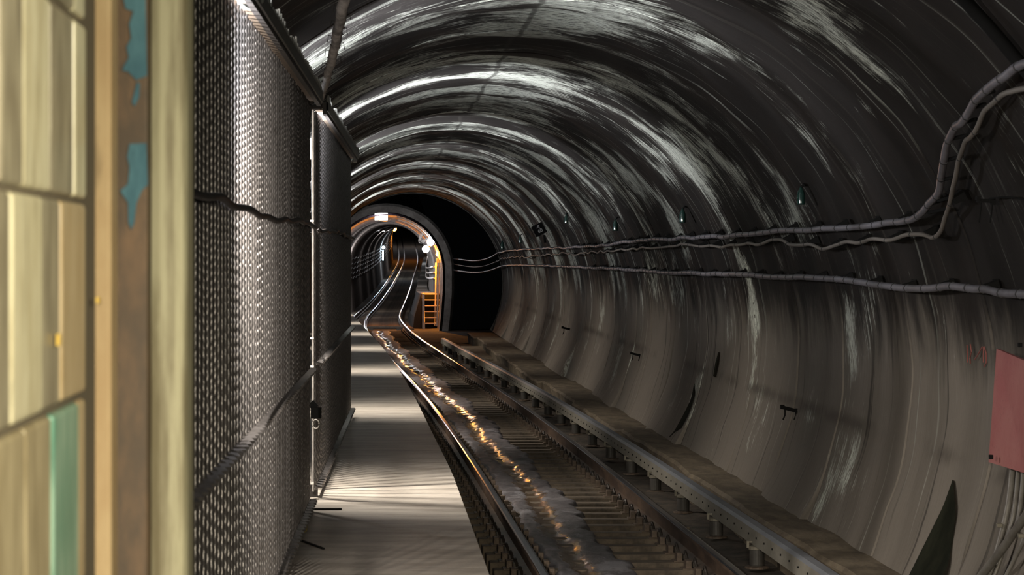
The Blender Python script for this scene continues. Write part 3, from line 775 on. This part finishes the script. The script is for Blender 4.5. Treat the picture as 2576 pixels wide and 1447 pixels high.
def brackets(P, n0, label, group, dz=-.02):
    last = None; k = 0; proto = None
    for p in P:
        if p.y > 60: break
        if p.y < 14.3 or p.z > .34: continue
        if last is None or (p-last).length > 1.25:
            last = p; k += 1
            if k > n0: break
            an = math.atan2(p.z-TCZ, p.x-TCX); nrm = Vector((math.cos(an), 0, math.sin(an)))
            mb = MB(); base = p+nrm*.085; u = Vector((-math.sin(an), 0, math.cos(an)))
            yv = Vector((0, 1, 0))
            mb.prism([p-u*.02, base-u*.03, base+u*.034, p+u*.028], .10); mb.prism([base-u*.03-yv*.07, base-u*.03+yv*.07, base+u*.04+yv*.07, base+u*.04-yv*.07], .008)
            o = mb.build('cable_bracket', M['black'], origin=base)
            tag(o, label % ordn(k), 'bracket', group)
brackets(C1, 26, 'small dark bracket holding the topmost wall cable, %s from the near end', 'brackets of the topmost cable')
brackets(C2, 22, 'small dark bracket holding the thin wavy cable, %s from the near end', 'brackets of the middle cable')
brackets(C3, 26, 'small dark bracket holding the lowest wall cable, %s from the near end', 'brackets of the lowest cable')
# rungs where the cables climb
rt = empty('cable_ladder', wallpt(2380, 520, .05), 'dark rungs between the cables where they climb towards the vault', 'ladder')
for (a, b) in (((2385, 352), (2432, 340)), ((2374, 405), (2420, 392)), ((2368, 452), (2408, 445)), ((2360, 505), (2402, 495)), ((2408, 312), (2455, 300)), ((2432, 275), (2478, 262)), ((2460, 240), (2500, 230)), ((2335, 535), (2385, 525))):
    mb = MB(); mb.tube([wallpt(a[0], a[1], .085), wallpt(b[0], b[1], .05)], .012, 6); mb.build('rung', M['black'], rt)
# ceiling pipe top right
mb = MB(); mb.tube(smoothpts([wallpt(2385, -50, .05), wallpt(2430, 5, .05), wallpt(2500, 80, .05), wallpt(2570, 165, .05), wallpt(2600, 200, .05)], 2), .035, 12)
tag(mb.build('vault_pipe', M['black'], origin=wallpt(2430, 5, .05), smooth=True), 'black pipe following the vault at the upper right corner', 'pipe')
# wall lamps, dark and bottle shaped
for k, (px, py, h, lab) in enumerate([(2015, 515, 46, 'nearest and largest'), (1717, 560, 36, 'second nearest'), (1548, 581, 30, 'third nearest'), (1425, 562, 24, 'fourth nearest'), (1309, 612, 20, 'fifth nearest'), (1264, 628, 22, 'farthest, by the chamber mouth')]):
    p = wallpt(px, py, .12); H = h/F*p.y; Rr = .0105*0+H*.225
    rt = empty('wall_lamp', p, 'unlit dark bottle-shaped wall lamp on the right lining, '+lab, 'lamp', 'unlit lamps on the right wall')
    mb = MB(); mb.lathe([(Rr*.98, 0), (Rr, .01), (Rr, H*.55), (Rr*.8, H*.72), (Rr*.35, H*.9), (Rr*.25, H)], c=p, n=16); mb.build('lamp_body', M['greenlamp'], rt, smooth=True)
    mb = MB(); q = wallpt(px+6, py-h-4, -.02); mb.tube([p+Vector((0, 0, H*.95)), p+Vector((.02, 0, H*1.06)), q], .012, 6); mb.build('arm', M['black'], rt)
# square plate with lettering
c = wallpt(1357, 577, .12); ex = Vector((.0, -.0, 0)); an = math.atan2(c.z-TCZ, c.x-TCX)
rt = empty('number_plate', c, 'small tilted black plate with pale letters on the right lining', 'sign')
mb = MB(); sz = .135; X_ = Vector((1, 0, 0)); Z_ = Vector((0, 0, 1)); rot = math.radians(28)
u_ = X_*math.cos(rot)+Z_*math.sin(rot); v_ = -X_*math.sin(rot)+Z_*math.cos(rot)
mb.prism([c+u_*-sz+v_*-sz*.9, c+u_*sz+v_*-sz*.9, c+u_*sz+v_*sz*.9, c+u_*-sz+v_*sz*.9], .012); mb.build('plate', M['black'], rt)
def text(body, size, loc, rot_e, m_, parent, name='lettering', ext=.002):
    cu = bpy.data.curves.new(name, 'FONT'); cu.body = body; cu.size = size; cu.align_x = 'CENTER'; cu.align_y = 'CENTER'; cu.extrude = ext
    o = bpy.data.objects.new(name, cu); COL.objects.link(o); cu.materials.append(m_); o.rotation_euler = rot_e
    dg = bpy.context.evaluated_depsgraph_get(); me = bpy.data.meshes.new_from_object(o.evaluated_get(dg)); me.name = name
    n_ = bpy.data.objects.new(name, me); COL.objects.link(n_); n_.rotation_euler = rot_e
    n_.parent = parent; n_.location = Vector(loc)-parent_world(parent); bpy.data.objects.remove(o); return n_
text('A', .105, c+v_*.055+Vector((0, -.02, 0)), (PI/2, -rot*0, 0), M['white_text'], rt)
text('60', .105, c+v_*-.035+Vector((.0, -.02, 0)), (PI/2, -rot, 0), M['white_text'], rt)
mb = MB(); q = c+Vector((.10, 0, -.12)); mb.tube([q+Vector((0, 0, .0)), q+Vector((.02, 0, -.16))], .025, 8); mb.build('bracket', M['black'], rt)
# stubs with wires on the wall
for k, (px, py, s, lab) in enumerate([(1988, 1030, 1.0, 'nearest of three low on the lining'), (1600, 892, .6, 'second of three low on the lining'), (1426, 827, .55, 'farthest of three low on the lining'), (2480, 505, 1.0, 'high up right of the climbing cables')]):
    p = wallpt(px, py, .05); H = p.y/F
    rt = empty('wall_stub', p, 'dark clamp stub with two dangling wires, '+lab, 'clamp')
    mb = MB(); mb.box(p+Vector((0, 0, 0)), (44*s*H, .05, 9*s*H), 0, 0, .25 if k < 3 else 0); mb.box(p+Vector((-20*s*H, 0, 6*s*H)), (9*s*H, .06, 10*s*H)); mb.box(p+Vector((18*s*H, 0, -4*s*H)), (10*s*H, .06, 12*s*H)); mb.build('clamp_bar', M['black'], rt)
    for q in (-1, 1):
        mb = MB(); a0 = p+Vector((q*14*s*H, -.02, 0)); mb.tube([a0, a0+Vector((0, 0, -14*s*H)), a0+Vector((-5*s*H, 0, -(26 if k < 3 else 55)*s*H))], 2.0*H*s, 6); mb.build('wire', M['black'], rt)
mb = MB(); mb.tube(smoothpts([wallpt(2490, 500, .04), wallpt(2530, 494, .04), wallpt(2600, 505, .04)]), .006, 6)
tag(mb.build('thin_wire', M['black'], origin=wallpt(2490, 500, .04)), 'thin black wire running right from the upper wall stub', 'wire')
# red panel and conduits below it
pc = [wallpt(2515, 878, .13), wallpt(2592, 912, .13), wallpt(2586, 1190, .13), wallpt(2495, 1163, .13)]
dm = sum(p.y for p in pc)/4
pc = [pix(2515, 878, dm+.35), pix(2596, 912, dm-.55), pix(2590, 1192, dm-.55), pix(2495, 1163, dm+.35)]
rt = empty('red_panel', pc[3], 'faded red flat panel at the right edge of the view', 'panel')
mb = MB(); mb.prism(pc, -.02); mb.build('panel_sheet', M['red'], rt)
for (x, y) in ((2493, 1150), (2558, 1172), (2566, 868)):
    mb = MB(); p = pix(x, y, dm+.1); mb.box(p, (.022, .03, .026)); mb.build('fixing', M['black'], rt)
CD = [([(2548, 1170), (2540, 1260), (2522, 1340), (2492, 1447), (2470, 1500)], .020, 'leftmost conduit below the red panel, painted grey'),
      ([(2562, 1170), (2556, 1260), (2545, 1320), (2520, 1400), (2490, 1480)], .014, 'thin conduit below the red panel, second from the left'),
      ([(2576, 1170), (2570, 1250), (2562, 1310), (2550, 1340)], .014, 'short conduit below the red panel, third from the left'),
      ([(2600, 1270), (2565, 1320), (2520, 1385), (2470, 1447), (2440, 1490)], .026, 'thick conduit crossing in front of the others below the red panel'),
      ([(2600, 1340), (2570, 1370), (2545, 1420), (2520, 1470)], .012, 'thin conduit at the bottom right corner below the crossing one')]
for pts_, r, lab in CD:
    mb = MB(); mb.tube(smoothpts([wallpt(x, y, .07+(.05 if r > .025 else 0)) for x, y in pts_], 2), r, 10)
    tag(mb.build('conduit', M['conduit'], origin=wallpt(*pts_[0], .07), smooth=True), lab, 'conduit')
for (x, y, lab) in ((2514, 1322, 'pale conduit clip beside the leftmost conduit'), (2550, 1342, 'pale conduit clip where the thick conduit crosses'), (2568, 1348, 'pale conduit clip at the right frame edge')):
    mb = MB(); mb.box(wallpt(x, y, .11), (.035, .04, .025)); tag(mb.build('conduit_clip', M['pot_cap'], origin=wallpt(x, y, .11), bevel=.004), lab, 'clip')
# faded red marks left of the panel
rp = mat('faded_red_paint', (.22, .07, .06), .8)
rt = empty('painted_marks', wallpt(2450, 900, .0), 'faint red hand-painted letters left of the red panel', 'marking')
for st_ in ([(2433, 868), (2434, 912)], [(2441, 866), (2444, 885), (2440, 900), (2441, 915)], [(2471, 873), (2460, 893), (2452, 905)], [(2474, 873), (2474, 912)], [(2476, 872), (2481, 890), (2481, 912), (2476, 922)]):
    mb = MB(); mb.tube([wallpt(x, y, .0) for x, y in st_], .0045, 5); mb.build('letter_stroke', rp, rt)
# dark sheets on the lining, coloured as the shade inside its gaps
def recess_shade(left, right, label, off=.004):
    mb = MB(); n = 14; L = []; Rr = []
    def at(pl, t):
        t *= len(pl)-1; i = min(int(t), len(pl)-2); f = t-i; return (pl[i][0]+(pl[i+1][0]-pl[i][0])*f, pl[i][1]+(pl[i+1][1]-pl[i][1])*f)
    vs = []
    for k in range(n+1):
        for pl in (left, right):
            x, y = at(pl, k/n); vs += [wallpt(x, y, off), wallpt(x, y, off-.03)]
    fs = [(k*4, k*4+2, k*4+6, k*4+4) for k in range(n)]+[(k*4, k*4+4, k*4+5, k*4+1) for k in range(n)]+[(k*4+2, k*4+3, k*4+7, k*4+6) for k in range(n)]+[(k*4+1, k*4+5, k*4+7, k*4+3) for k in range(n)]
    mb.add(vs, fs); tag(mb.build('shade_patch', M['recess_shade'], origin=vs[0]), label, 'patch')
recess_shade([(2396, 1208), (2372, 1275), (2335, 1350), (2300, 1420), (2270, 1480)], [(2397, 1208), (2404, 1290), (2398, 1350), (2385, 1420), (2360, 1480)], 'large dark triangle of painted shade low on the lining near the conduits')
recess_shade([(1746, 965), (1738, 1005), (1718, 1045), (1696, 1085), (1682, 1100)], [(1747, 965), (1749, 990), (1736, 1030), (1716, 1075), (1704, 1102)], 'dark slanted gap of painted shade at the foot of the lining behind the ledge')
recess_shade([(1807, 886), (1799, 915), (1794, 946)], [(1808, 886), (1804, 915), (1797, 948)], 'short thin dark crack in the middle of the lining wall')
# =================================================================== LAMPS OF THE NEAR TUNNEL (behind the fence line)
lampn = 0
for d, pw, pw2 in TUNNEL_LAMPS:
    lampn += 1
    p = Vector((-1.11, d, .46)); z = p.z
    rt = empty('tunnel_lamp', p, 'white wall lamp on the left lining behind the fence, %s along the tunnel' % ordn(lampn), 'lamp', 'lamps on the left wall')
    mb = MB(); mb.box(p+Vector((-.05, 0, 0)), (.06, .62, .16)); mb.box(p+Vector((0, -.31, 0)), (.12, .02, .16)); mb.box(p+Vector((0, .31, 0)), (.12, .02, .16)); mb.build('housing', M['lampbody'], rt)
    mb = MB(); mb.tube([p+Vector((.0, -.28, 0)), p+Vector((.0, .28, 0))], .02, 8); mb.build('tube', M['lampglow'], rt)
    area('lamp_light', p+Vector((.07, 0, 0)), p+Vector((1.6, 1.3, 1.25)), pw, (.95, .96, 1.0), .10, .3, 96, rt)
    area('lamp_light', p+Vector((.07, 0, 0)), p+Vector((1.4, .3 if d > 11 else 3.6, -1.7)), pw2, (1, .90, .78), .10, .3, 100, rt)
    area('lamp_light', p+Vector((.07, 0, .05)), p+Vector((2.0, .4, 0.1)), 75 if d < 11 else (40 if d < 20 else 7), (.95, .96, 1.0), .08, .3, 170, rt)
# =================================================================== FAR TUNNEL FITTINGS
def point(loc, power, color, r=.06, parent=None):
    d = bpy.data.lights.new('lamp_light', 'POINT'); d.energy = power; d.color = color; d.shadow_soft_size = r
    o = bpy.data.objects.new('lamp_light', d); COL.objects.link(o); o.location = Vector(loc)-(parent.location if parent else Vector((0, 0, 0)))
    if parent: o.parent = parent
def bulb(px, py, d, rad, m_, color, power, label, side=1, toff=None):
    p = pix(px, py, d) if toff is None else toff
    rt = empty('tunnel_lamp', p, label, 'lamp')
    mb = MB(); mb.lathe([(rad*.3, -rad), (rad*.8, -rad*.6), (rad, 0), (rad*.8, rad*.6), (rad*.3, rad)], c=p, n=14); mb.build('bulb', m_, rt, smooth=True)
    mb = MB(); mb.box(p+Vector((side*rad*.9, .05, rad*.6)), (rad*1.4, .1, rad*.5)); mb.build('holder', M['black'], rt)
    point(p+Vector((-side*(rad+.14), -.12, 0)), power, color, .05, rt)
    return rt
bulb(1083, 609, 103.4, .14, M['whiteglow'], (.8, .88, 1), 26, 'bright white lamp high on the right wall inside the far tunnel')
bulb(1071, 627, 116, .15, M['whiteglow'], (.8, .88, 1), 80, 'bright white lamp lower left of the other on the far right wall')
bulb(1102, 640, 106, .085, M['orangeglow'], (1, .33, .02), 900, 'sodium lamp just inside the far portal above the yellow box')
bulb(992, 576, 290, .24, M['orangeglow'], (1, .30, .015), 260, 'orange lamp hanging deep in the far tunnel', -1)
bulb(964.5, 623, 236, .13, M['blueglow'], (.62, .82, 1), 260, 'blue-white lamp on the left wall deep in the far tunnel', -1)
# white tube below the blue lamp
p0 = pix(963.5, 630, 236); p1 = pix(963.5, 655, 236)
mb = MB(); mb.tube([p1, p0], .045, 8); tag(mb.build('light_tube', M['blueglow'], origin=p1), 'upright blue-white light tube on the left wall deep in the far tunnel', 'lamp')
# unseen chamber lamp, added behind the fence line to light the far portal
p = Vector((-2.6, 93.5, .8)); rt = empty('tunnel_lamp', p, 'unseen white lamp added on a pole in the dark chamber to light the far portal', 'lamp')
mb = MB(); mb.tube([p, Vector((p.x, p.y, -3.4))], .03, 8); mb.build('pole', M['black'], rt)
mb = MB(); mb.box(p, (.1, .3, .14)); mb.build('housing', M['lampbody'], rt)
area('lamp_light', p+Vector((.06, .1, 0)), (1.2, 101.5, .6), 32, (.95, .95, 1), .1, .3, 70, rt)
for k, (y, off, up, pw_) in enumerate([(112, -1.98, 2.2, 160), (128, -1.98, 2.2, 200), (143, -1.98, 2.3, 260), (166, -.9, 4.15, 60), (186, -.9, 4.15, 60), (206, -.9, 4.15, 60), (235, 0, 4.35, 240), (262, 0, 4.35, 240), (318, 0, 4.35, 300)]):  # lamps added out of view to brighten the far tunnel walls
    p = tp(y, off, up); rt = empty('tunnel_lamp', p, 'unseen white lamp added to light the far tunnel, %s from the portal' % ordn(k+1), 'lamp')
    mb = MB(); mb.box(p, (.14, .5, .08)); mb.build('housing', M['lampbody'], rt)
    point(p+(Vector((.16, 0, 0)) if off < -1.5 else Vector((0, 0, -.16))), pw_, (.95, .93, .95), .06, rt)
# luminous box sign under the portal crown
c = pix(959, 545, 102.9)
rt = empty('light_box', c+Vector((0, 0, .3)), 'glowing white rectangular box hung under the crown of the far portal', 'sign')
mb = MB(); mb.box(c, (.50, .12, .285)); mb.build('box_body', M['lampbody'], rt)
mb = MB(); mb.box(c+Vector((0, -.065, 0)), (.47, .01, .26)); mb.build('glowing_face', M['signglow'], rt)
mb = MB(); mb.box(c+Vector((-.12, 0, .17)), (.03, .03, .12)); mb.box(c+Vector((.12, 0, .17)), (.03, .03, .12)); mb.build('hanger', M['black'], rt)
point(c+Vector((-.1, -.05, .24)), 7, (.75, .6, 1), .04, rt)
mb = MB(); mb.tube(smoothpts([pix(952, 554, 102.8), pix(972, 558, 104.3), pix(982, 552, 104.3), pix(996, 546, 104.3), pix(1020, 552, 104.3), pix(1045, 562, 104.3), pix(1060, 575, 104.3)]), .012, 6)
tag(mb.build('lamp_wire', M['stair'], origin=pix(952, 554, 104.3)), 'thin wire looping from the glowing box along the portal crown', 'wire')
# conduits round the portal crown
for k, (rr, yy, lab) in enumerate([(2.03, 103.4, 'outermost of three conduits arching over the far portal'), (1.97, 104.4, 'middle of three conduits arching over the far portal'), (1.90, 105.6, 'innermost of three conduits arching over the far portal')]):
    mb = MB(); mb.tube([tp(yy, .06+rr*math.cos(a), 2.0+rr*math.sin(a)) for a in [math.radians(28+i*3.4) for i in range(16)]], .03, 8)
    tag(mb.build('arched_conduit', M['stair'], origin=tp(yy, rr, 2.0), smooth=True), lab, 'conduit')
# junction with cable loops at the portal shoulder
c = pix(1078, 582, 104)
rt = empty('cable_junction', c, 'tangle of pipe fittings and cable loops at the right shoulder of the far portal', 'junction')
mb = MB(); mb.tube([c+Vector((.25, 0, .18)), c+Vector((.1, 0, .12)), c+Vector((0, 0, 0)), c+Vector((-.12, 0, -.02))], .055, 8); mb.build('pipe_elbow', M['stair'], rt)
mb = MB(); mb.box(c+Vector((-.02, 0, -.06)), (.22, .14, .10)); mb.build('junction_box', M['stair'], rt)
for q in range(3):
    mb = MB(); mb.tube(smoothpts([c+Vector((-.2-.05*q, 0, -.08)), c+Vector((-.32-.04*q, 0, -.3-.06*q)), c+Vector((-.2, 0, -.36-.05*q)), c+Vector((-.02, 0, -.22)), c+Vector((.1, 0, -.35-.1*q))]), .017, 6); mb.build('cable_loop', M['cable_b'], rt)
# yellow box, pipes on the right wall
c = pix(1104, 660, 105.5)
mb = MB(); mb.box(c, (.17, .14, .32)); tag(mb.build('yellow_cabinet', M['wall_yellow'], origin=c-Vector((0, 0, .16)), bevel=.01), 'small yellow box on the right wall just inside the far portal', 'box')
for k, (off, yy, rr) in enumerate([(1.93, 106.3, .03), (1.99, 105.2, .035), (2.06, 104.2, .03)]):
    mb = MB(); mb.tube([tp(yy, off, -.1), tp(yy, off+.03, .9), tp(yy, off+.05, 2.3)], rr, 8)
    tag(mb.build('riser_pipe', M['stair'], origin=tp(yy, off, -.1)), 'vertical pipe on the orange-lit wall inside the far portal, %s from the left' % ordn(k+1), 'pipe')
# long pipes along right wall of far tunnel
for k in range(3):
    mb = MB(); mb.tube([tp(108+4*i, 1.98, 2.15-.22*k) for i in range(45)], .045, 7)
    tag(mb.build('side_pipe', M['steel'], origin=tp(108, 1.98, 2.15-.22*k), smooth=True), 'long pipe along the right wall of the far tunnel, %s from the top' % ordn(k+1), 'pipe')
for k in range(5):
    rnd = random.Random(k)
    mb = MB(); mb.tube([tp(110+1.6*i, -1.98, 2.55-.26*k+.05*math.sin(i*PI/2+k)+rnd.uniform(-.015, .015)) for i in range(115)], .034, 6)
    tag(mb.build('side_cable', M['cable_b'], origin=tp(110, -1.98, 2.5-.26*k), smooth=True), 'sagging cable along the left wall of the far tunnel, %s from the top' % ordn(k+1), 'cable')
# steps up to the bench
x0 = pix(1066, 0, 106.2).x; x1 = pix(1109, 0, 106.2).x; zb = track_z(106)-.2; zt = track_z(106)+1.12
rt = empty('steel_steps', ((x0+x1)/2, 106, zb), 'orange-lit steel steps with open dark risers beside the far portal', 'steps')
for k in range(6):
    z = zb+(zt-zb)*(k+1)/6.0; mb = MB(); mb.box(((x0+x1)/2+.03, 105.5+.28*k, z-.02), (x1-x0-.02, .26, .035)); mb.build('tread', M['stair'], rt)
for xx, nm in ((x0+.0, 'stringer'), (x1+.02, 'stringer')):
    mb = MB(); mb.prism([(xx-.0, 105.3, zb), (xx, 107.3, zb), (xx, 107.3, zt+.02), (xx, 107.0, zt+.02), (xx, 105.36, zb+.25)], .03 if xx == x0 else -.03); mb.build(nm, M['stair'], rt)
mb = MB(); mb.box((x0-.03, 105.35, (zb+zt)/2), (.09, .06, zt-zb)); mb.build('newel_post', M['stair'], rt)
mb = MB(); mb.box(((x0+x1)/2, 107.2, (zb+zt)/2), (x1-x0, .03, zt-zb)); mb.build('back_plate', M['black'], rt)
mb = MB(); mb.sweep([(1.10, -.2), (1.42, -.2), (1.42, 1.1), (1.40, 1.12), (1.15, .25)], [106+i for i in range(14)], tp)
struct(mb.build('trim_5', M['rock'], origin=tp(106, 1.3, -.2)))
# =================================================================== BITS ON THE WALKWAY
mb = MB(); mb.box((0, 0, 0), (.20, .035, .012)); o = mb.build('metal_strip', M['black'], origin=(0, 0, 0)); q = pix(820, 1284, 17.5); o.location = (q.x, 17.45, WZ(17.45)+.006)
tag(o, 'thin black strip lying across the walkway between the fence panels', 'strip')
mb = MB(); rr_ = random.Random(3); mb.prism([(.05*math.cos(a)*rr_.uniform(.6, 1.2), .22*math.sin(a)*rr_.uniform(.6, 1.2), 0) for a in [i*PI/5 for i in range(10)]], .012)
o = mb.build('litter', M['litter'], origin=(0, 0, 0)); q = pix(757, 1330, 16.2); o.location = (q.x, 16.2, WZ(16.2)+.002); tag(o, 'crumpled yellowish litter on the walkway at the foot of the nearer fence panel', 'litter')
mb = MB(); mb.box((0, 0, 0), (.015, .45, .008), .3); o = mb.build('twig', M['black'], origin=(0, 0, 0)); q = pix(785, 1375, 15.3); o.location = (q.x, 15.3, WZ(15.3)+.006); tag(o, 'thin dark stick on the walkway beside the yellowish litter', 'stick')
